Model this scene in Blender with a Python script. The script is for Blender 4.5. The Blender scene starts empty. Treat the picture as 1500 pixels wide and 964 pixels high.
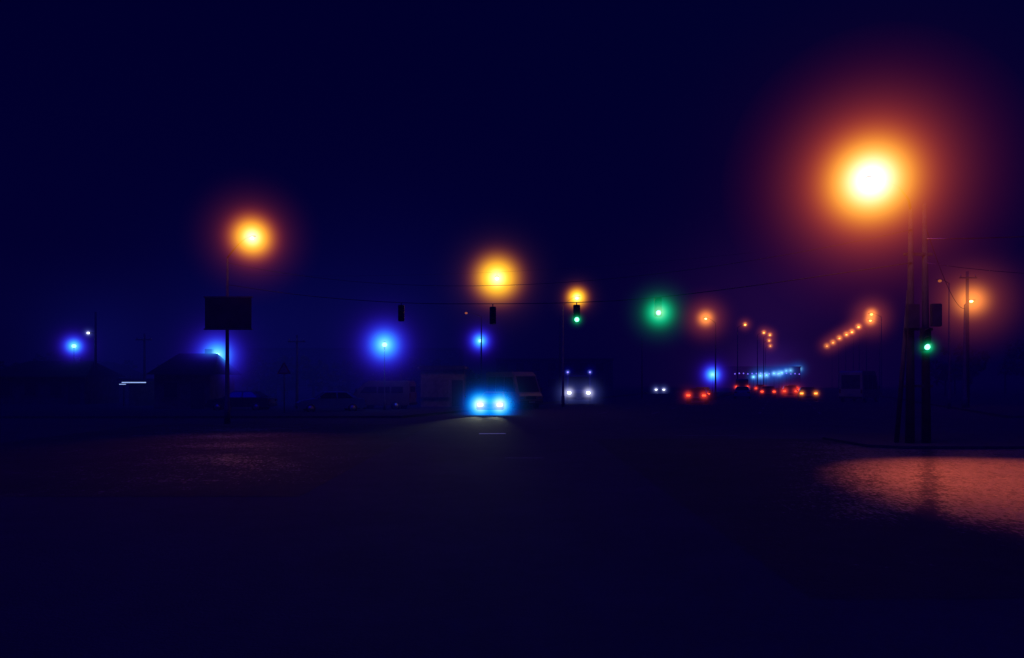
import bpy, bmesh, math, random
from mathutils import Vector, Matrix
random.seed(7)
scene = bpy.context.scene
col = scene.collection

# ------------------------------------------------------------------ materials
def nodes_of(m):
    m.use_nodes = True
    return m.node_tree.nodes, m.node_tree.links

def pmat(name, color, rough=0.6, metal=0.0, var=0.25, scale=3.0, bump=0.0, spec=0.5, bscale=None):
    m = bpy.data.materials.new(name)
    N, L = nodes_of(m)
    b = N['Principled BSDF']
    tc = N.new('ShaderNodeTexCoord')
    nz = N.new('ShaderNodeTexNoise'); nz.inputs['Scale'].default_value = scale; nz.inputs['Detail'].default_value = 5
    L.new(tc.outputs['Object'], nz.inputs['Vector'])
    rp = N.new('ShaderNodeValToRGB')
    c0 = [c*(1-var) for c in color]; c1 = [min(1, c*(1+var)) for c in color]
    rp.color_ramp.elements[0].color = (*c0, 1); rp.color_ramp.elements[0].position = .3
    rp.color_ramp.elements[1].color = (*c1, 1); rp.color_ramp.elements[1].position = .7
    L.new(nz.outputs['Fac'], rp.inputs['Fac']); L.new(rp.outputs['Color'], b.inputs['Base Color'])
    b.inputs['Roughness'].default_value = rough
    b.inputs['Metallic'].default_value = metal
    b.inputs['Specular IOR Level'].default_value = spec
    if bump > 0:
        n2 = N.new('ShaderNodeTexNoise'); n2.inputs['Scale'].default_value = bscale or scale*8
        L.new(tc.outputs['Object'], n2.inputs['Vector'])
        bp = N.new('ShaderNodeBump'); bp.inputs['Strength'].default_value = bump; bp.inputs['Distance'].default_value = .02
        L.new(n2.outputs['Fac'], bp.inputs['Height']); L.new(bp.outputs['Normal'], b.inputs['Normal'])
    return m

def emat(name, color, strength):
    m = bpy.data.materials.new(name)
    N, L = nodes_of(m)
    N.remove(N['Principled BSDF'])
    e = N.new('ShaderNodeEmission'); e.inputs['Color'].default_value = (*color, 1); e.inputs['Strength'].default_value = strength
    L.new(e.outputs[0], N['Material Output'].inputs['Surface'])
    m.cycles.emission_sampling = 'NONE'
    return m

M = dict(
    concrete=pmat('concrete_pole', (.07,.065,.06), .9, var=.3, scale=2, bump=.3, spec=.1),
    steel=pmat('galvanised_steel', (.06,.06,.065), .7, .2, scale=4, spec=.2),
    dark=pmat('dark_plastic', (.015,.015,.017), .6),
    wire=pmat('cable_rubber', (.02,.02,.02), .7),
    litwire=pmat('lamplit_wire', (.5,.3,.18), .35, .9, scale=1.2, var=.6),  # orange lamp light on the right-hand cables put into the metal colour
    rubber=pmat('tyre_rubber', (.02,.02,.02), .9),
    glass=pmat('tinted_glass', (.01,.012,.015), .12, spec=.6),
    chrome=pmat('wheel_alloy', (.2,.2,.22), .35, .9),
    kerb=pmat('kerb_stone', (.05,.05,.048), .95, bump=.4, scale=5, spec=.05),
    pave=pmat('pavement_slabs', (.045,.045,.044), .95, bump=.3, scale=6, spec=.05),
    paint=pmat('road_paint', (.10,.10,.095), .9, var=.7, scale=7, spec=.1),
    litpaint=pmat('road_paint_lit', (.8,.8,.72), .7, var=.3, scale=9),  # brighter road paint: headlight on the dash put into its colour
    wall=pmat('rendered_wall', (.08,.075,.07), .9, bump=.3, scale=2, spec=.1),
    roof=pmat('roof_tiles', (.03,.02,.02), .9, bump=.4, scale=6, spec=.1),
    leaf=pmat('foliage', (.04,.05,.025), .8, var=.6, scale=.8),
    bark=pmat('bark', (.05,.04,.03), .9, bump=.5),
    signred=pmat('sign_red', (.15,.015,.015), .6),
    signwhite=pmat('sign_white', (.16,.16,.16), .6),
    board=pmat('billboard_panel', (.028,.02,.03), .8, var=.5, scale=1.2, spec=.1),
    shutter=pmat('metal_shutter', (.15,.10,.09), .6, .1, bump=.2, spec=.2),
    oldglass=pmat('old_window_glass', (.015,.015,.02), .6, spec=.1),
    busglass=pmat('grey_bus_glass', (.06,.065,.05), .5, spec=.2),  # even grey-green glass, lighter than the other vehicle windows
)
E = dict(
    sodium=emat('sodium_bulb', (1,.62,.22), 8),
    sodium_far=emat('sodium_bulb_far', (1,.42,.08), 10),
    blue=emat('blue_led', (.1,.45,1), 10),
    cyan=emat('cyan_headlamp', (.35,.9,1), 9),
    white=emat('white_headlamp', (.8,.9,1), 11),
    green=emat('green_signal', (.15,1,.5), 6),
    red=emat('red_tail', (1,.06,.02), 5),
    amber=emat('amber_tail', (1,.25,.04), 6),
    violet=emat('violet_bulb', (.2,.12,1), 8),
    icewhite=emat('ice_tube', (.35,.5,1), 1.8),
    dimorange=emat('dim_lamp', (1,.25,.06), .6),
)

# ------------------------------------------------------------------ geometry helpers
def obj_from_bm(bm, name, mats, parent=None, smooth=False):
    me = bpy.data.meshes.new(name)
    bmesh.ops.recalc_face_normals(bm, faces=bm.faces)
    if smooth:
        for f in bm.faces: f.smooth = True
    bm.to_mesh(me); bm.free()
    for m in (mats if isinstance(mats, (list, tuple)) else [mats]): me.materials.append(m)
    o = bpy.data.objects.new(name, me); col.objects.link(o)
    if parent: o.parent = parent
    return o

def empty(name, loc=(0,0,0), rot=0):
    e = bpy.data.objects.new(name, None); col.objects.link(e)
    e.empty_display_size = .3
    e.location = loc; e.rotation_euler = (0,0,rot)
    return e

def box(name, c, s, mat, parent=None, bevel=0.0, rot=None):
    bm = bmesh.new(); bmesh.ops.create_cube(bm, size=1)
    for v in bm.verts: v.co = Vector((v.co.x*s[0], v.co.y*s[1], v.co.z*s[2]))
    if bevel: bmesh.ops.bevel(bm, geom=bm.edges[:], offset=bevel, segments=2, affect='EDGES')
    o = obj_from_bm(bm, name, mat, parent); o.location = c
    if rot: o.rotation_euler = rot
    return o

def tube(name, pts, rads, mat, parent=None, seg=12):
    bm = bmesh.new(); pts = [Vector(p) for p in pts]
    if not isinstance(rads, (list, tuple)): rads = [rads]*len(pts)
    rings = []
    for i, p in enumerate(pts):
        d = (pts[min(i+1, len(pts)-1)] - pts[max(i-1, 0)]).normalized()
        up = Vector((0,0,1)) if abs(d.z) < .9 else Vector((0,1,0))
        a = d.cross(up).normalized(); b = d.cross(a).normalized()
        rings.append([bm.verts.new(p + (a*math.cos(t*2*math.pi/seg) + b*math.sin(t*2*math.pi/seg))*rads[i]) for t in range(seg)])
    for r0, r1 in zip(rings, rings[1:]):
        for t in range(seg): bm.faces.new((r0[t], r0[(t+1)%seg], r1[(t+1)%seg], r1[t]))
    bm.faces.new(rings[0]); bm.faces.new(rings[-1])
    return obj_from_bm(bm, name, mat, parent, smooth=True)

def disc(name, c, r, depth, axis, mat, parent=None, seg=20):
    ax = Vector(axis).normalized(); c = Vector(c)
    return tube(name, [c-ax*depth/2, c+ax*depth/2], r, mat, parent, seg)

def ball(name, c, r, mat, parent=None, sc=(1,1,1), sub=2):
    bm = bmesh.new(); bmesh.ops.create_icosphere(bm, subdivisions=sub, radius=r)
    for v in bm.verts: v.co = Vector((v.co.x*sc[0], v.co.y*sc[1], v.co.z*sc[2]))
    o = obj_from_bm(bm, name, mat, parent, smooth=True); o.location = c
    return o

# ------------------------------------------------------------------ glowing mist around lamps (volumes)
SIG = .008     # extinction of the general fog per metre
_hm = {}
def mist_mat(comps, k, att):
    key = (tuple(comps), round(k, 5), att)
    if key in _hm: return _hm[key]
    m = bpy.data.materials.new('lit_mist'); N, L = nodes_of(m)
    N.remove(N['Principled BSDF'])
    tc = N.new('ShaderNodeTexCoord')
    dt = N.new('ShaderNodeVectorMath'); dt.operation = 'DOT_PRODUCT'
    L.new(tc.outputs['Object'], dt.inputs[0]); L.new(tc.outputs['Object'], dt.inputs[1])
    acc = None
    for c, s in comps:
        s = s*k
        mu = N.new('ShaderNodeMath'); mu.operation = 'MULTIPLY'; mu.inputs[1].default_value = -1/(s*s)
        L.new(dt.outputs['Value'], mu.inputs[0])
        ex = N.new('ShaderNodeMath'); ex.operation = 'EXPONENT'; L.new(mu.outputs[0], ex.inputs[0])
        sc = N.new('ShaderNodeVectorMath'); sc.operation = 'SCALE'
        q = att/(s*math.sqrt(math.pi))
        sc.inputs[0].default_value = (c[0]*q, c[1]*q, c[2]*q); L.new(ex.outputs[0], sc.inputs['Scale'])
        if acc is None: acc = sc.outputs[0]
        else:
            ad = N.new('ShaderNodeVectorMath'); ad.operation = 'ADD'
            L.new(acc, ad.inputs[0]); L.new(sc.outputs[0], ad.inputs[1]); acc = ad.outputs[0]
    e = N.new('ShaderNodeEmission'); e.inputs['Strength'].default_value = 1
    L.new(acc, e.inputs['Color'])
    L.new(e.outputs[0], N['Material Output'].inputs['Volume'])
    smin = min(s for _, s in comps)*k; smax = max(s for _, s in comps)*k
    R = 2.45*smax
    m.cycles.volume_step_rate = max(.04, min(1, smin/(2*R*1.73/10)))
    _hm[key] = (m, R)
    return _hm[key]

def mist(parent, loc, comps, k):
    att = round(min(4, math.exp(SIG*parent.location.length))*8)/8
    m, R = mist_mat(comps, k, att)
    bm = bmesh.new(); bmesh.ops.create_icosphere(bm, subdivisions=3, radius=R)
    o = obj_from_bm(bm, 'lit_mist', m, parent); o.location = loc
    return o

BIG = [((2.0,0,0),49), ((.55,.0,0),88), ((0,1.7,0),40), ((0,.066,.012),82), ((0,0,1.9),24)]
BIGWIDE = [((.011,.0005,.001),160)]
GOLD = [((2.4,0,0),21), ((.05,.014,0),40), ((0,1.5,0),18), ((0,0,.8),8)]
ORANGE = [((2.2,0,0),22), ((.16,.018,.004),42), ((0,1.4,0),18), ((0,0,.9),9)]
BLUE = [((.3,0,0),7), ((.05,0,0),24), ((0,.95,0),13), ((0,.04,1.7),24), ((.01,.0,.15),44)]
BLUEWIDE = [((.001,.0015,.032),150)]
GREEN = [((.35,0,0),6), ((0,.95,0),13), ((0,.09,.04),23), ((0,0,.42),12)]
CYAN = [((1.3,0,0),7), ((0,1.4,0),12), ((0,0,2.2),16), ((0,.03,.05),28)]
WHITE = [((.7,.7,1.0),6), ((.03,.04,.2),15)]
SMALLO = [((1.4,.40,.05),7.5), ((.22,.025,.008),18)]
TINYO = [((1.4,.36,.05),3.8), ((.13,.015,.008),12)]
REDG = [((1.0,.05,.01),4.4), ((.05,.003,.002),10)]
AMBG = [((1.0,.22,.02),4.2), ((.035,.004,.002),9)]

def plight(name, parent, loc, power, color, radius=.15):
    l = bpy.data.lights.new(name, 'POINT'); l.energy = power; l.color = color; l.shadow_soft_size = radius
    o = bpy.data.objects.new(name, l); col.objects.link(o); o.parent = parent; o.location = loc
    return o
def slight(name, parent, loc, target, power, color, cone=60, radius=.08, blend=.6):
    l = bpy.data.lights.new(name, 'SPOT'); l.energy = power; l.color = color; l.shadow_soft_size = radius
    l.spot_size = math.radians(cone); l.spot_blend = blend
    o = bpy.data.objects.new(name, l); col.objects.link(o); o.parent = parent; o.location = loc
    o.rotation_euler = (Vector(target)-Vector(loc)).to_track_quat('-Z', 'Y').to_euler()
    return o

# ------------------------------------------------------------------ ground & roads
def flat(name, pts, z, mat):
    bm = bmesh.new(); bm.faces.new([bm.verts.new((x, y, z)) for x, y in pts])
    return obj_from_bm(bm, name, mat)

def asphalt(name, wet_attr=False):
    m = bpy.data.materials.new(name); N, L = nodes_of(m); b = N['Principled BSDF']
    tc = N.new('ShaderNodeTexCoord')
    def noise(s, d=6, sx=1, sy=1, r=.6):
        mp = N.new('ShaderNodeMapping'); mp.inputs['Scale'].default_value = (sx, sy, 1)
        L.new(tc.outputs['Object'], mp.inputs['Vector'])
        n = N.new('ShaderNodeTexNoise'); n.inputs['Scale'].default_value = s; n.inputs['Detail'].default_value = d
        n.inputs['Roughness'].default_value = r
        L.new(mp.outputs[0], n.inputs['Vector']); return n.outputs['Fac']
    def mrange(src, a, b_, c, d, smooth=False):
        r = N.new('ShaderNodeMapRange'); r.inputs['From Min'].default_value = a; r.inputs['From Max'].default_value = b_
        r.inputs['To Min'].default_value = c; r.inputs['To Max'].default_value = d
        if smooth: r.interpolation_type = 'SMOOTHSTEP'
        L.new(src, r.inputs['Value']); return r.outputs[0]
    def math2(op, a, b_):
        n = N.new('ShaderNodeMath'); n.operation = op; L.new(a, n.inputs[0])
        if isinstance(b_, (int, float)): n.inputs[1].default_value = b_
        else: L.new(b_, n.inputs[1])
        return n.outputs[0]
    big = noise(.35, 6); mid = noise(1.3, 10, r=.75); fine = noise(30, 3); grit = noise(9, 4)
    rp = N.new('ShaderNodeValToRGB')
    rp.color_ramp.elements[0].color = (.032,.032,.034,1); rp.color_ramp.elements[0].position = .3
    rp.color_ramp.elements[1].color = (.062,.060,.058,1); rp.color_ramp.elements[1].position = .72
    L.new(math2('MULTIPLY', math2('ADD', big, mid), .5), rp.inputs['Fac']); L.new(rp.outputs[0], b.inputs['Base Color'])
    bp = N.new('ShaderNodeBump'); bp.inputs['Distance'].default_value = .08 if wet_attr else .03
    bp.inputs['Strength'].default_value = 1.0 if wet_attr else .6
    L.new(math2('ADD', fine, grit), bp.inputs['Height']); L.new(bp.outputs[0], b.inputs['Normal'])
    b.inputs['Roughness'].default_value = .9; b.inputs['Specular IOR Level'].default_value = .08
    if wet_attr:
        at = N.new('ShaderNodeAttribute'); at.attribute_name = 'wet'
        grain = noise(7, 6, 1, .4, r=.85)
        speck = noise(22, 2, 1, .28, r=.7)
        a = math2('ADD', at.outputs['Fac'], mrange(mid, .3, .7, -.6, .5))
        a = math2('ADD', a, mrange(grain, .38, .62, -.6, .5))
        a = math2('ADD', a, mrange(speck, .35, .65, -.75, .75))
        cl = mrange(a, .2, 1.5, 0, 1, True)
        L.new(mrange(cl, 0, 1, .8, .36), b.inputs['Roughness'])
        L.new(mrange(cl, 0, 1, .08, 1.0), b.inputs['Specular IOR Level'])
    return m

soil = pmat('verge_soil', (.045,.043,.035), .95, var=.4, scale=.6, bump=.3, spec=.05)
flat('ground', [(-2500,-60), (2500,-60), (2500,3500), (-2500,3500)], 0, soil)
ASP = asphalt('asphalt')
flat('road', [(-90,-20), (90,-20), (90,46), (28.3,46), (28.3+.34*900,946), (-5.9+.34*900,946), (-5.9,46), (-90,44)], .004, ASP)

def wet_sheet(name, x0, x1, y0, y1, step, fn, z=.008):
    bm = bmesh.new(); nx = int((x1-x0)/step)+1; ny = int((y1-y0)/step)+1
    g = [[bm.verts.new((x0+i*step, y0+j*step, z)) for i in range(nx)] for j in range(ny)]
    for j in range(ny-1):
        for i in range(nx-1): bm.faces.new((g[j][i], g[j][i+1], g[j+1][i+1], g[j+1][i]))
    vals = [fn(v.co.x, v.co.y) for r in g for v in r]
    me = bpy.data.meshes.new(name); bm.to_mesh(me); bm.free()
    at = me.attributes.new('wet', 'FLOAT', 'POINT'); at.data.foreach_set('value', vals)
    me.materials.append(WET); o = bpy.data.objects.new(name, me); col.objects.link(o); return o
WET = asphalt('wet_asphalt', True)
def pip(x, y, poly):
    ins = False; dm = 1e9; n = len(poly)
    for i in range(n):
        x1, y1 = poly[i]; x2, y2 = poly[(i+1)%n]
        if (y1 > y) != (y2 > y) and x < (x2-x1)*(y-y1)/(y2-y1)+x1: ins = not ins
        dx, dy = x2-x1, y2-y1; t = max(0, min(1, ((x-x1)*dx+(y-y1)*dy)/(dx*dx+dy*dy)))
        dm = min(dm, math.hypot(x-x1-t*dx, y-y1-t*dy))
    return dm if ins else -dm
PR = [(10.6,27.6), (8.4,20.5), (6.3,14.8), (5.8,13.4), (6.6,12.9), (7.8,11.5), (13,12), (24,24), (22,28)]
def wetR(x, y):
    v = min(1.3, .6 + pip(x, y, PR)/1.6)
    d = abs(x - (6.6 + (y-12.6)*.522))      # mast's dark shadow streak, put in by lowering wetness along this line
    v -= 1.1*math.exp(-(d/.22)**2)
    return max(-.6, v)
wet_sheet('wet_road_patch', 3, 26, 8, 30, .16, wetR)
PL = [(-15,36), (-10.5,36), (-8.3,27), (-6.3,19), (-7.4,18), (-11.5,28)]
wet_sheet('wet_road_patch', -18, -4, 15, 40, .25, lambda x, y: min(1.1, .5 + pip(x, y, PL)/3) * (.55+.45*math.sin(y*1.3+x*.15+math.sin(x*.9))))

# lane markings
def dash(p, d, L, w):
    d = Vector(d).normalized(); n = Vector((-d.y, d.x)); p = Vector(p)
    return [(p+n*w/2), (p+n*w/2+d*L), (p-n*w/2+d*L), (p-n*w/2)]
bm = bmesh.new()
dirv = (.34, 1)
for off in (1.5, 9.5, 13, 20, 24):
    y = 52
    while y < 260:
        q = dash((-5.9+off+.34*(y-46), y), dirv, 3, .15)
        bm.faces.new([bm.verts.new((a.x, a.y, .012)) for a in q]); y += 9
for x in (-38.0, -30.4, -22.8, -15.2, 6.5, 36):
    q = dash((x, 31.5), (1,0), 2.4, .14)
    bm.faces.new([bm.verts.new((a.x, a.y, .012)) for a in q])
for (x, y, l, w) in ((-1.35,32.6,1.1,.4), (-.2,22.4,1.1,.3)):
    q = dash((x, y), (1,.08), l, w)
    f = bm.faces.new([bm.verts.new((a.x, a.y, .0125)) for a in q]); f.material_index = 1 if y > 30 else 0
obj_from_bm(bm, 'lane_markings', [M['paint'], M['litpaint']])

def raised(name, pts, h=.13, kw=.16):
    e = empty(name)
    bm = bmesh.new()
    f = bm.faces.new([bm.verts.new((x, y, 0)) for x, y in pts])
    r = bmesh.ops.extrude_face_region(bm, geom=[f])
    for v in r['geom']:
        if isinstance(v, bmesh.types.BMVert): v.co.z = h
    obj_from_bm(bm, 'kerb', M['kerb'], e)
    c = Vector((sum(p[0] for p in pts)/len(pts), sum(p[1] for p in pts)/len(pts)))
    bm = bmesh.new(); vs = []
    n = len(pts)
    for i in range(n):
        p = Vector(pts[i]); a = (p-Vector(pts[i-1])).normalized(); b = (Vector(pts[(i+1)%n])-p).normalized()
        na = Vector((-a.y, a.x)); nb = Vector((-b.y, b.x)); m = (na+nb).normalized()
        if m.dot(c-p) < 0: m = -m
        vs.append(bm.verts.new((p.x+m.x*kw, p.y+m.y*kw, h+.004)))
    bm.faces.new(vs); obj_from_bm(bm, 'paving', M['pave'], e)
    return e
raised('pavement', [(-88,44.2), (-6.4,46.2), (-6.4+.34*300,346), (-88,346)])
raised('pavement', [(28.8,46.2), (88,46.2), (200,346), (28.8+.34*300,346)])
raised('traffic_island', [(11.6,26.0), (12.6,25.3), (27,25.3), (27,31.5), (12.6,31.5), (11.5,29.5)], h=.1)
raised('median_strip', [(20.3,86), (21.3,86), (21.3+.34*260,346), (20.3+.34*260,346)])

# ------------------------------------------------------------------ street lamps
def lamp_head(e, p, dirx, diry, kind, size=1.0):
    a = math.atan2(diry, dirx)
    bm = bmesh.new()
    prof = [(-.38,.05,.0), (-.2,.11,.07), (.1,.17,.09), (.34,.15,.07), (.42,.06,.02)]
    rings = []
    for t, w, h in prof:
        rings.append([bm.verts.new((t*size, w*size*math.cos(u), max(0, h*size*math.sin(u))+.02)) for u in [i*math.pi/6 for i in range(7)]])
    for r0, r1 in zip(rings, rings[1:]):
        for i in range(6): bm.faces.new((r0[i], r0[i+1], r1[i+1], r1[i]))
    o = obj_from_bm(bm, 'lamp_housing', M['steel'], e, True); o.location = p; o.rotation_euler = (0,0,a)
    b = ball('bulb', (p[0], p[1], p[2]-.07*size), .17*size, E[kind], e, (1,.9,.8), 2); b.rotation_euler = (0,0,a)

def street_lamp(base, head, pole_h, r0=.10, r1=.05, kind='sodium', mat='steel', comps=ORANGE, k=.03, wide=None, name='street_lamp', size=.8):
    e = empty(name, (base[0], base[1], 0))
    hx, hy, hz = head[0]-base[0], head[1]-base[1], head[2]
    tube('pole', [(0,0,0), (0,0,.9), (0,0,.92), (0,0,pole_h)], [r0*1.35, r0*1.35, r0, r1], M[mat], e)
    pts = []
    for i in range(9):
        t = i/8
        pts.append((hx*t, hy*t, pole_h-.05 + (hz+.05-pole_h+.05)*math.sin(t*math.pi/2)))
    tube('arm', pts, [r1*.85]*3+[r1*.55]*6, M[mat], e)
    L = math.hypot(hx, hy) or 1
    lamp_head(e, (hx, hy, hz), hx/L, hy/L, kind, size)
    if comps: mist(e, (hx, hy, hz), comps, k)
    if wide: mist(e, (hx, hy, hz), wide, k)
    return e

# left lamp with billboard
e = street_lamp((-14.3,40), (-12.73,39,9.2), 8.4, r0=.12, k=.0334, size=.6)
slight('lamp_light', e, (1.55,-1,8.95), (4.9,-14,0), 1000, (1,.20,.09), 60, .1, 1.0)
box('billboard_panel', (.12,-.2,5.55), (2.3,.12,1.52), M['board'], e, .02)
box('billboard_frame_top', (.12,-.2,6.35), (2.4,.16,.07), M['steel'], e)
box('billboard_frame_bottom', (.12,-.2,4.75), (2.4,.16,.07), M['steel'], e)

# distant sodium lamps
street_lamp((4.2,65.6), (5.3,65,8.95), 8.4, comps=GOLD, k=.0557*.5)
e = street_lamp((-3.08,80), (-4.6,80,9.0), 8.6, kind='dimorange', comps=None)
street_lamp((23,90), (21.9,90,9.2), 8.7, kind='sodium', comps=SMALLO, k=.0771*1.15)
street_lamp((34.1,60), (34.6,60,8.2), 7.9, comps=SMALLO, k=.0514*2.2, r0=.16)
street_lamp((33.2,60.5), (32.5,60.5,9.8), 9.6, kind='dimorange', comps=None)
for X, Y in ((51,113), (55.8,124), (61.8,142), (65.3,153), (69.3,165), (73.2,178), (79,196), (87,220)):
    street_lamp((X+1.4,Y), (X,Y,11.7+random.uniform(-.2,.2)), 11.2, kind='sodium_far', comps=TINYO, k=Y/1167*(1.6 if Y < 130 else .85), size=1.2)
for X, Y in ((40.1,137), (50.6,160), (54.4,168), (62,192), (72,222)):
    street_lamp((X-1.3,Y), (X,Y,11.8), 11.3, kind='sodium_far', comps=TINYO, k=Y/1167*.6, size=1.1)

# near right: twin concrete masts with the big lamp, arm reaching out over the road
e = empty('street_lamp', (13.24,26.5,0))
tube('mast_a', [(0,0,.1), (.02,0,4), (.03,0,7.9)], [.15,.11,.07], M['concrete'], e, 16)
tube('mast_b', [(.60,.1,.1), (.57,.1,4), (.54,.1,8.1)], [.15,.11,.07], M['concrete'], e, 16)
tube('mast_strut', [(-.3,.3,.1), (.02,.12,5.2)], [.08,.06], M['concrete'], e, 12)
for z in (2.0, 3.9, 6.4): box('mast_clamp', (.3,.05,z), (.95,.07,.09), M['steel'], e)
box('meter_cabinet', (-.02,-.22,4.3), (.38,.2,.8), M['steel'], e, .02)
box('meter_cabinet', (.76,-.2,4.35), (.32,.2,.75), M['steel'], e, .02)
pts = [(.03,0,7.8), (-.1,-.1,8.2), (-.6,-.5,8.5), (-1.3,-1.0,8.6), (-1.97,-1.5,8.56)]
tube('arm', pts, [.045,.035,.028,.025,.025], M['steel'], e)
lamp_head(e, (-1.97,-1.5,8.52), -.8, -.6, 'sodium', .6)
mist(e, (-1.97,-1.5,8.48), BIG, .0214)
mist(e, (-1.97,-1.5,8.48), BIGWIDE, .0214)
slight('lamp_light', e, (-1.97,-1.6,8.3), (-.9,-8.6,0), 19000, (1,.15,.055), 58, .12, 1.0)
plight('lamp_spill', e, (-1.97,-1.6,8.3), 60, (1,.2,.07), .1)

# ------------------------------------------------------------------ signals
def signal(parent, c, lit=None, s=.23, yaw=0):
    x, y, z = c
    box('signal_housing', (x, y, z), (s*1.15, s*.8, s*3.1), M['dark'], parent, .02)
    for i, nm in enumerate(('red', 'amber', 'green')):
        zz = z + (1-i)*s*.98
        m = E['green'] if (nm == 'green' and lit) else M['glass']
        disc('lens_'+nm, (x, y-s*.41, zz), s*.36, .03, (0,1,0), m, parent)
        bm = bmesh.new(); sg = 12; a = []; b = []
        for t in range(sg+1):
            u = -.25+ (math.pi+.5)*t/sg
            a.append(bm.verts.new((x+math.cos(u)*s*.42, y-s*.41, zz+math.sin(u)*s*.42)))
            b.append(bm.verts.new((x+math.cos(u)*s*.42, y-s*(.41+.75*max(.25,math.sin(u))), zz+math.sin(u)*s*.42)))
        for t in range(sg): bm.faces.new((a[t], a[t+1], b[t+1], b[t]))
        obj_from_bm(bm, 'visor_'+nm, M['dark'], parent)
e = empty('traffic_light', (13.5,26.0,0))
signal(e, (0,0,3.53), True, .25)
box('bracket', (0,.2,3.63), (.08,.3,.06), M['steel'], e)
mist(e, (0,-.12,3.27), GREEN, .0225*.42)

CAB = [(-14.3,40,7.0), (-9.5,36.7,6.1), (-4.74,34.1,5.52), (-.77,32,5.27), (2.46,30.3,5.16), (5.28,28.8,5.2), (9,27.4,5.55), (13.26,26.4,6.1)]
def smooth_pts(P, n=6):
    P = [Vector(p) for p in P]; out = []
    for i in range(len(P)-1):
        p0 = P[max(i-1,0)]; p1 = P[i]; p2 = P[i+1]; p3 = P[min(i+2, len(P)-1)]
        for j in range(n):
            t = j/n
            out.append(.5*((2*p1)+(-p0+p2)*t+(2*p0-5*p1+4*p2-p3)*t*t+(-p0+3*p1-3*p2+p3)*t**3))
    out.append(P[-1]); return out
tube('span_wire', smooth_pts(CAB), .016, M['wire'], None, 6)
def sag(a, b, s, n=14):
    a = Vector(a); b = Vector(b)
    return [a.lerp(b, i/n) - Vector((0,0,4*s*(i/n)*(1-i/n))) for i in range(n+1)]
tube('overhead_cable', sag((-14.3,40,8.1), (13.27,26.4,7.2), 1.5, 24), .010, M['wire'], None, 6)
tube('overhead_cable', sag((13.8,26.5,6.9), (34,30,9.6), .5), .020, M['litwire'], None, 6)
tube('overhead_cable', sag((13.8,26.5,6.1), (34,34,8.0), .8), .009, M['litwire'], None, 6)
tube('overhead_cable', sag((13.8,26.5,7.2), (34.1,60,7.6), .7), .012, M['wire'], None, 6)

for (x, y, zc, zw, lit) in ((-4.74,34.1,5.07,5.52,False), (-.77,32,4.8,5.27,False), (2.46,30.3,4.72,5.16,True), (5.28,28.8,4.85,5.2,True)):
    e = empty('traffic_light', (x, y, 0))
    signal(e, (0,0,zc), lit, .225)
    tube('hanger', [(0,0,zc+.33), (0,0,zw)], .02, M['steel'], e, 8)
    if lit:
        big = x > 5
        mist(e, (0,-.25 if big else -.12,zc-.22), GREEN, .0247*(1.1 if big else .32))

# suspended lamp above the junction on its own span
e = empty('suspended_lamp', (-1.0,53,0))
tube('support_wire', sag((-18,3,9.6), (16,-3,10.2), .55, 20), .008, M['wire'], e, 6)
tube('hanger', [(0,0,9.75-.42), (0,0,9.1)], .02, M['steel'], e, 8)
lamp_head(e, (0,0,9.03), 0, -1, 'sodium', .9)
mist(e, (0,0,9.0), GOLD, .0454*1.1)
plight('lamp_light', e, (0,0,8.7), 220, (1,.36,.13), .1)

# ------------------------------------------------------------------ blue post lamps
def post_lamp(x, y, z, k, wide=False, light=None, comps=BLUE):
    e = empty('post_lamp', (x, y, 0))
    tube('post', [(0,0,.1), (0,0,.8), (0,0,.82), (0,0,z-.2)], [.09,.08,.04,.03], M['steel'], e)
    ball('globe', (0,0,z), .17, E['blue'], e)
    tube('cap', [(0,0,z+.16), (0,0,z+.22)], [.15,.03], M['steel'], e)
    tube('collar', [(0,0,z-.24), (0,0,z-.15)], [.04,.09], M['steel'], e)
    mist(e, (0,0,z), comps, k)
    if wide: mist(e, (0,3,z), BLUEWIDE, k)
    if light: plight('lamp_light', e, (0,0,z-.32), light, (.08,.2,1), .1)
post_lamp(-8.8,55,4.65,.0471, True, 45)
post_lamp(-22.2,60,4.1,.0514*.95, True, 60)
post_lamp(-38.5,70,5.2,.06*.5, True)
post_lamp(-3.4,85,6.4,.0728*.5, False)
post_lamp(37.8,150,3.25,.1285*.48, False)
CY = [((.25,.7,1.0),3), ((0,.05,.3),8)]
for i in range(11):
    Y = 165+i*9
    post_lamp(50.3+4.2*i+random.uniform(-.3,.3), Y, 2.9+.29*i+random.uniform(-.2,.2), Y/1167*random.uniform(.8,1.35), comps=CY)

# far-left pole with a small white floodlight
e = empty('floodlight_mast', (-36.6,70,0))
tube('pole', [(0,0,0), (0,0,8.2)], [.14,.08], M['concrete'], e)
tube('arm', [(0,0,6.3), (-.55,0,6.45)], .04, M['steel'], e)
box('flood_housing', (-.55,-.05,6.35), (.34,.22,.24), M['dark'], e, .03)
box('flood_glass', (-.55,-.175,6.34), (.2,.02,.12), E['white'], e)
mist(e, (-.55,-.2,6.34), WHITE, .06*.35)

# unlit poles
def util_pole(x, y, h, r=.12, arm=True):
    e = empty('utility_pole', (x, y, 0))
    tube('pole', [(0,0,0), (0,0,h)], [r, r*.65], M['concrete'], e)
    if arm:
        box('crossarm', (0,-.12,h-.5), (1.3,.09,.1), M['steel'], e)
        for dx in (-.55,0,.55): tube('insulator', [(dx,-.12,h-.45), (dx,-.12,h-.25)], [.04,.02], M['signwhite'], e, 8)
util_pole(-30,65,6.0); util_pole(-16.2,60,5.6); util_pole(5.4,90,9.5,.13,False); util_pole(15.5,95,7.3,.1,False)
util_pole(34.3,60,10.4,.16); util_pole(-9.2,66,8.6,.1,False)

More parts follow.
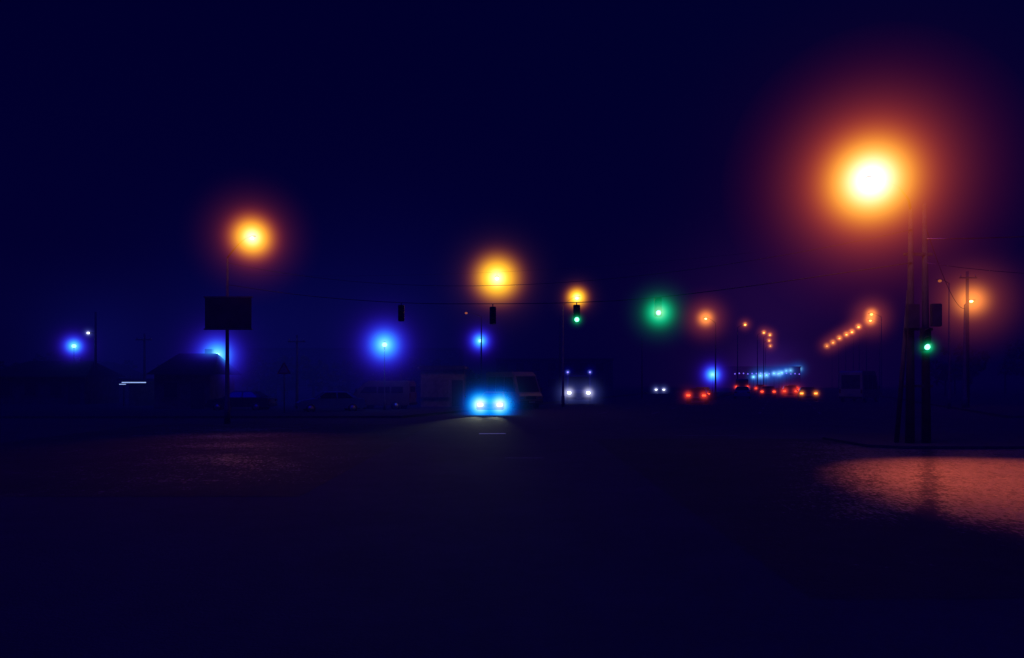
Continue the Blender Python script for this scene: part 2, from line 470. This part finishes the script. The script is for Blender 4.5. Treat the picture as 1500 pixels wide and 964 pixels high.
# triangular sign
e = empty('traffic_sign', (-14.3,50,0))
tube('post', [(0,0,.1), (0,0,3.2)], .035, M['steel'], e, 8)
def tri(name, r, y, m):
    bm = bmesh.new(); p = [(r*math.sin(a), y, 2.85+r*math.cos(a)) for a in (0, 2.094, 4.189)]
    q = [bm.verts.new(v) for v in p]; w = [bm.verts.new((v[0], y+.012, v[2])) for v in p]
    bm.faces.new(q); bm.faces.new(w[::-1])
    for i in range(3): bm.faces.new((q[i], w[i], w[(i+1)%3], q[(i+1)%3]))
    obj_from_bm(bm, name, m, e)
tri('plate_border', .5, -.06, M['signred']); tri('plate_face', .36, -.075, M['signwhite'])

# ------------------------------------------------------------------ vehicles
def prism(name, prof, w0, w1, zsplit, mat, parent, bevel=.03):
    zt = max(p[1] for p in prof)
    bm = bmesh.new(); A = []; B = []
    for y, z in prof:
        w = w0 if z <= zsplit else w0 + (w1-w0)*(z-zsplit)/(zt-zsplit)
        A.append(bm.verts.new((-w/2, y, z))); B.append(bm.verts.new((w/2, y, z)))
    bm.faces.new(A); bm.faces.new(B[::-1]); n = len(prof)
    for i in range(n): bm.faces.new((A[i], B[i], B[(i+1)%n], A[(i+1)%n]))
    bmesh.ops.recalc_face_normals(bm, faces=bm.faces)
    if bevel: bmesh.ops.bevel(bm, geom=bm.edges[:], offset=bevel, segments=2, affect='EDGES', clamp_overlap=True)
    return obj_from_bm(bm, name, mat, parent)

def quad(name, pts, mat, parent):
    bm = bmesh.new(); bm.faces.new([bm.verts.new(p) for p in pts]); return obj_from_bm(bm, name, mat, parent)

def wheel(e, x, y, r):
    disc('tyre', (x,y,r), r, .2, (1,0,0), M['rubber'], e, 24)
    s = 1 if x > 0 else -1
    disc('rim', (x+s*.095,y,r), r*.6, .03, (1,0,0), M['chrome'], e, 16)

_paint = {}
def paintm(c):
    if c not in _paint:
        _paint[c] = pmat('car_paint', c, .35, .2, var=.12, scale=1.5, spec=.5)
    return _paint[c]

# vehicles are built facing local -Y (front at y=-L/2)
def car(x, y, heading, color, head=None, tail=None, hk=None, tk=None, name='car', hcomps=None):
    e = empty(name, (x, y, .01), heading); P = paintm(color)
    W, L = 1.78, 4.4
    prism('body', [(-2.2,.32), (-2.22,.62), (-2.05,.8), (-1.1,.96), (1.6,1.0), (2.15,.95), (2.22,.6), (2.15,.32)], W, W, 9, P, e, .05)
    prism('cabin', [(-1.15,.93), (-.35,1.42), (.95,1.45), (1.75,.98)], W-.08, 1.28, .95, P, e, .03)
    quad('windscreen', [(-.74,-1.05,1.005), (.74,-1.05,1.005), (.58,-.43,1.39), (-.58,-.43,1.39)], M['glass'], e)
    quad('rear_window', [(-.7,1.68,1.045), (.7,1.68,1.045), (.56,1.06,1.415), (-.56,1.06,1.415)], M['glass'], e)
    for s in (-1,1):
        quad('side_window', [(s*.872,-.95,1.0), (s*.872,.3,1.0), (s*.70,.3,1.37), (s*.70,-.4,1.37)], M['glass'], e)
        quad('side_window', [(s*.872,.38,1.0), (s*.872,1.4,1.0), (s*.70,.95,1.37), (s*.70,.38,1.37)], M['glass'], e)
        box('mirror', (s*.98,-.8,1.02), (.2,.1,.13), P, e, .03)
        for wy in (-1.38, 1.35): wheel(e, s*.82, wy, .32)
        box('headlamp', (s*.62,-2.215,.64), (.34,.06,.15), E[head] if head else M['chrome'], e, .02)
        box('tail_lamp', (s*.7,2.22,.8), (.32,.06,.16), E[tail] if tail else M['signred'], e, .02)
        if head and hk: mist(e, (s*.62,-2.3,.64), hcomps or CYAN, hk)
        if tail and tk: mist(e, (s*.7,2.35,.8), AMBG if tail == 'amber' else REDG, tk)
    box('grille', (0,-2.225,.6), (.7,.04,.14), M['dark'], e)
    box('front_bumper', (0,-2.24,.42), (1.7,.12,.18), M['dark'], e, .03)
    box('rear_bumper', (0,2.24,.45), (1.7,.1,.18), P, e, .03)
    box('number_plate', (0,-2.31,.44), (.52,.02,.11), M['signwhite'], e)
    box('number_plate', (0,2.3,.62), (.52,.02,.11), M['signwhite'], e)
    return e

def van(x, y, heading, color, head=None, tail=None, hk=None, tk=None, name='van', H=2.5, L=5.4, W=2.0, hcomps=None, zl=.85, marker=False, gm='glass'):
    e = empty(name, (x, y, .01), heading); P = paintm(color); h = L/2
    prof = [(-h,.4), (-h-.02,.95), (-h+.25,1.2), (-h+.95,H-.28), (-h+1.35,H), (h-.12,H), (h,H-.15), (h,.4)]
    prism('body', prof, W, W-.16, 1.15, P, e, .05)
    quad('windscreen', [(-W*.42,-h+.28,1.31), (W*.42,-h+.28,1.31), (W*.40,-h+.875,H-.36), (-W*.40,-h+.875,H-.36)], M[gm], e)
    for s in (-1,1):
        def wx(z): return s*(W/2 - .08*(z-1.15)/(H-1.15) + .006)
        y0 = -h+1.15
        n = 3
        for i in range(n):
            a = y0+i*(L-1.5)/n; b = a+(L-1.5)/n-.12
            quad('side_window', [(wx(1.3),a-(.35 if i == 0 else 0),1.3), (wx(1.3),b,1.3), (wx(H-.42),b,H-.42), (wx(H-.42),a,H-.42)], M[gm], e)
        for wy in (-h+.9, h-1.0): wheel(e, s*(W/2-.1), wy, .35)
        box('mirror', (s*(W/2+.14),-h+.55,1.45), (.16,.1,.32), M['dark'], e, .03)
        box('headlamp', (s*(W/2-.28),-h-.02,zl), (.32,.06,.2), E[head] if head else M['chrome'], e, .02)
        box('tail_lamp', (s*(W/2-.14),h+.02,1.1), (.16,.05,.4), E[tail] if tail else M['signred'], e, .02)
        if head and hk: mist(e, (s*(W/2-.28),-h-.12,zl), hcomps or WHITE, hk)
        if tail and tk: mist(e, (s*(W/2-.14),h+.14,1.1), REDG, tk)
        if marker:
            ball('marker_lamp', (s*(W/2-.12),-h+1.3,H+.05), .06, E['violet'], e)
            mist(e, (s*(W/2-.12),-h+1.25,H+.06), [((.10,.15,.7),2.4), ((.0,.0,.08),7)], hk)
    quad('rear_window', [(-W*.38,h+.006,1.35), (W*.38,h+.006,1.35), (W*.38,h+.006,H-.4), (-W*.38,h+.006,H-.4)], M[gm], e)
    box('grille', (0,-h-.02,.85), (W*.42,.04,.2), M['dark'], e)
    box('front_bumper', (0,-h-.04,.5), (W*.98,.14,.24), M['dark'], e, .03)
    box('rear_bumper', (0,h+.03,.5), (W*.96,.12,.2), M['dark'], e, .03)
    box('number_plate', (0,-h-.12,.52), (.52,.02,.11), M['signwhite'], e)
    box('number_plate', (0,h+.11,.8), (.52,.02,.11), M['signwhite'], e)
    return e

R = math.radians
e = car(-1.15,52.3, R(-6), (.04,.05,.06), head='cyan', hk=.0428, hcomps=CYAN)
for s in (-1,1): slight('headlight_beam', e, (s*.62,-2.4,.66), (s*.5,-14,-.25), 600, (.8,.9,.65), 26, .06, .8)
van(.1,63.5, R(28), (.17,.13,.09), name='minibus', H=2.85, L=5.8, W=2.1, gm='oldglass')
van(6.55,78, R(-5), (.05,.05,.06), head='white', hk=.0668*.9, name='minibus', H=2.9, W=2.35, L=6.5, zl=1.0, marker=True, hcomps=WHITE, gm='oldglass')
van(-9.3,57.5, R(-98), (.12,.08,.07), name='van', H=2.15, L=4.4, W=1.9, gm='oldglass')
car(-12.2,53.5, R(-70), (.05,.10,.22), name='car')
car(-19,56, R(-92), (.03,.03,.04), name='car')
# queue driving away from the camera, tail lamps lit
AW = R(163)
car(17.5,75, AW, (.03,.03,.04), tail='red', tk=.0643)
car(20.6,86, AW, (.03,.03,.04), tail='red', tk=.035)
car(27.2,94, AW, (.08,.10,.25), tail=None)
car(31.8,99, AW, (.04,.03,.03), tail='red', tk=.045)
car(35.9,103, AW, (.04,.03,.03), tail='red', tk=.08)
car(31.9,86, AW, (.04,.03,.03), tail='amber', tk=.055)
car(39.5,113, AW, (.04,.04,.04), tail='red', tk=.07)
car(45,128, AW, (.04,.04,.04), tail='red', tk=.07)
car(43,138, AW, (.04,.04,.04), tail='red', tk=.06)
van(34.9,80, R(140), (.26,.26,.17), name='minibus', H=3.1, L=5.6, W=2.3, gm='busglass')
car(24.7,132, R(-15), (.05,.05,.07), head='white', hk=.04, hcomps=WHITE)
van(37,128, AW, (.04,.04,.05), name='van', H=2.4, tail='red', tk=.06)

# ------------------------------------------------------------------ buildings
e = empty('kiosk', (-5.4,62,.13))
box('walls', (0,1.2,1.45), (3.4,2.6,2.9), M['shutter'], e)
box('roof_slab', (0,1.05,3.02), (3.8,3.1,.22), M['shutter'], e, .03)
box('fascia', (0,-.56,3.02), (3.5,.05,.34), M['board'], e)
for dx in (-1.1, 0): box('shutter', (dx,-.13,1.5), (.95,.05,1.5), M['shutter'], e, .01)
box('door', (1.15,-.13,1.05), (.85,.05,2.05), M['dark'], e, .01)
box('counter', (-.55,-.25,.72), (2.1,.28,.05), M['steel'], e)
for i in range(14): box('shutter_rib', (-.55,-.165,.85+i*.1), (2.0,.02,.02), M['steel'], e)

def house(x, y, w, d, h, rh, name='house'):
    e = empty(name, (x, y, 0))
    box('walls', (0,d/2,h/2), (w,d,h), M['wall'], e)
    bm = bmesh.new(); o = .45
    a = [bm.verts.new(v) for v in ((-w/2-o,-o,h+.01), (w/2+o,-o,h+.01), (w/2+o,d+o,h+.01), (-w/2-o,d+o,h+.01), (-w/2+w*.18,d/2,h+rh), (w/2-w*.1,d/2,h+rh))]
    for f in ((0,1,5,4), (2,3,4,5), (0,4,3), (1,2,5), (3,2,1,0)): bm.faces.new([a[i] for i in f])
    obj_from_bm(bm, 'roof', M['roof'], e)
    for i in range(int(w//2.2)):
        cx = -w/2+1.2+i*2.2
        box('window_frame', (cx,-.02,h*.58), (1.15,.08,1.25), M['wall'], e)
        box('window_pane', (cx,-.05,h*.58), (.95,.06,1.05), M['oldglass'], e)
    box('door', (w/2-.9,-.03,1.05), (.95,.08,2.1), M['dark'], e)
    box('chimney', (w*.2,d/2+.5,h+rh*.9), (.5,.5,1.0), M['wall'], e)
house(-23.6,57.0,4.0,5,2.6,1.6)
house(-40.5,68,8,6,2.5,1.4)
house(-50,85,14,8,2.7,1.5)
e = empty('bus_shelter', (-29.9,64,0))
box('roof', (0,0,2.25), (2.8,2,.16), M['steel'], e)
box('light_strip', (.0,-1.02,2.02), (1.9,.04,.07), E['icewhite'], e)
box('light_strip', (-.9,-1.02,1.88), (.5,.04,.05), E['icewhite'], e)
for dx in (-1.3,1.3): tube('column', [(dx,0,0), (dx,0,2.2)], .07, M['steel'], e)
box('back_panel', (0,.9,1.1), (2.6,.08,2.1), M['wall'], e)

def block(x, y, w, d, h, rot=0, name='apartment_block'):
    e = empty(name, (x, y, 0), rot)
    box('walls', (0,d/2,h/2), (w,d,h), M['wall'], e)
    box('parapet', (0,d/2,h+.15), (w+.3,d+.3,.3), M['kerb'], e)
    nf = int(h//3); nw = int(w//3)
    bm = bmesh.new()
    for f in range(nf):
        for i in range(nw):
            cx = -w/2+1.5+i*3; cz = 1.7+f*3
            bm.faces.new([bm.verts.new(p) for p in ((cx-.7,-.02,cz-.7), (cx+.7,-.02,cz-.7), (cx+.7,-.02,cz+.7), (cx-.7,-.02,cz+.7))])
    obj_from_bm(bm, 'windows', M['oldglass'], e)
    return e
e = block(75.5,236,20,12,6,0,'shop_building')
for i in range(16):
    dx = -9.5+i*1.27
    ball('facade_bulb', (dx,-.25,4.15+random.uniform(-.15,.15)), .22, E['violet'], e, sub=1)
mist(e, (0,-1,4), [((.03,.008,.14),40)], .2)
mist(e, (0,-1,4), [((.012,.002,.02),130)], .2)
block(8,150,22,12,6,0); block(-30,150,40,14,8,0)

# ------------------------------------------------------------------ trees
def tree_mass(name, spots):
    bm = bmesh.new()
    for (x, y, h, r) in spots:
        b = bm.verts.new((x-.18,y,0)); c = bm.verts.new((x+.18,y,0)); d = bm.verts.new((x+.06,y,h*.7)); a = bm.verts.new((x-.06,y,h*.7)); bm.faces.new((b,c,d,a))
        cl = [(Vector((random.gauss(0,r*.45), random.gauss(0,r*.45), h*.62+random.gauss(0,h*.16))), random.uniform(.35,.7)*r*.7) for _ in range(9)]
        for cc, cr in cl:
            for _ in range(46):
                p = Vector((x,y,0))+cc+Vector([random.gauss(0,1) for _ in range(3)]).normalized()*cr*random.uniform(.4,1)
                s = random.uniform(.14,.3); u = Vector([random.gauss(0,1) for _ in range(3)]).normalized(); w = u.orthogonal().normalized()
                f = bm.faces.new([bm.verts.new(p+u*s), bm.verts.new(p+w*s), bm.verts.new(p-u*s*.8), bm.verts.new(p-w*s)]); f.material_index = 1
    return obj_from_bm(bm, name, [M['bark'], M['leaf']])
sp = [(random.uniform(-75,-32), random.uniform(84,100), random.uniform(3.8,5.6), random.uniform(1.4,2.4)) for _ in range(24)]
sp += [(random.uniform(-32,-4), random.uniform(70,96), random.uniform(3.0,4.8), random.uniform(1.4,2.3)) for _ in range(22)]
tree_mass('distant_trees', sp)
sp = [(55+i*3.4+random.uniform(-1,1), 105+random.uniform(-6,14), random.uniform(5,9), random.uniform(1.8,3)) for i in range(16)]
tree_mass('distant_trees', sp)

# ------------------------------------------------------------------ general night fog (homogeneous, faintly glowing)
m = bpy.data.materials.new('night_fog'); N, L = nodes_of(m); N.remove(N['Principled BSDF'])
ab = N.new('ShaderNodeVolumeAbsorption'); ab.inputs['Color'].default_value = (0,0,0,1); ab.inputs['Density'].default_value = SIG
em = N.new('ShaderNodeEmission'); em.inputs['Color'].default_value = (.03,.012,1,1); em.inputs['Strength'].default_value = .029*SIG
ad = N.new('ShaderNodeAddShader'); L.new(ab.outputs[0], ad.inputs[0]); L.new(em.outputs[0], ad.inputs[1])
L.new(ad.outputs[0], N['Material Output'].inputs['Volume'])
fog = box('fog', (0,300,7.4), (900,760,15), m)

# ------------------------------------------------------------------ night sky and ambient light
w = bpy.data.worlds.new('World'); scene.world = w; w.use_nodes = True
N, L = w.node_tree.nodes, w.node_tree.links
bg = N['Background']
tc = N.new('ShaderNodeTexCoord'); sx = N.new('ShaderNodeSeparateXYZ'); L.new(tc.outputs['Generated'], sx.inputs[0])
def ramp(src, els):
    r = N.new('ShaderNodeValToRGB'); r.color_ramp.interpolation = 'EASE'
    while len(r.color_ramp.elements) < len(els): r.color_ramp.elements.new(.5)
    for e_, (p, c) in zip(r.color_ramp.elements, els): e_.position = p; e_.color = (*c, 1)
    L.new(src, r.inputs['Fac']); return r.outputs['Color']
left = ramp(sx.outputs['Z'], [(0,(.0016,.0018,.046)), (.05,(.0012,.0012,.039)), (.16,(.0004,.0001,.026)), (.4,(.0001,.0,.0225))])
right = ramp(sx.outputs['Z'], [(0,(.009,.0008,.028)), (.08,(.003,.0004,.026)), (.22,(.0004,.0002,.0245)), (.4,(.0001,.0006,.0245))])
mr = N.new('ShaderNodeMapRange'); mr.interpolation_type = 'SMOOTHSTEP'; mr.inputs['From Min'].default_value = -.25; mr.inputs['From Max'].default_value = .4
L.new(sx.outputs['X'], mr.inputs['Value'])
mix = N.new('ShaderNodeMix'); mix.data_type = 'RGBA'
L.new(mr.outputs[0], mix.inputs[0]); L.new(left, mix.inputs[6]); L.new(right, mix.inputs[7])
sky = N.new('ShaderNodeTexSky'); sky.sky_type = 'NISHITA'; sky.sun_disc = False
sky.sun_elevation = math.radians(-9); sky.sun_rotation = math.radians(200)
tint = N.new('ShaderNodeMix'); tint.data_type = 'RGBA'; tint.blend_type = 'MULTIPLY'; tint.inputs[0].default_value = 1
L.new(sky.outputs[0], tint.inputs[6]); tint.inputs[7].default_value = (.002,.002,.05,1)
add = N.new('ShaderNodeMix'); add.data_type = 'RGBA'; add.blend_type = 'ADD'; add.inputs[0].default_value = 1
L.new(mix.outputs[2], add.inputs[6]); L.new(tint.outputs[2], add.inputs[7])
L.new(add.outputs[2], bg.inputs['Color']); bg.inputs['Strength'].default_value = 1

s = bpy.data.lights.new('night_sky_light', 'SUN'); s.energy = 1.35; s.color = (.003,.001,1); s.angle = math.radians(40)
so = bpy.data.objects.new('night_sky_light', s); col.objects.link(so); so.rotation_euler = (math.radians(25), math.radians(-15), 0)

# ------------------------------------------------------------------ camera
c = bpy.data.cameras.new('camera'); c.lens = 28; c.sensor_width = 36; c.clip_end = 5000; c.shift_y = .05
co = bpy.data.objects.new('camera', c); col.objects.link(co); co.location = (0,0,2.2); co.rotation_euler = (math.radians(90),0,0)
scene.camera = co
scene.view_settings.view_transform = 'Standard'; scene.view_settings.look = 'None'; scene.view_settings.exposure = 0
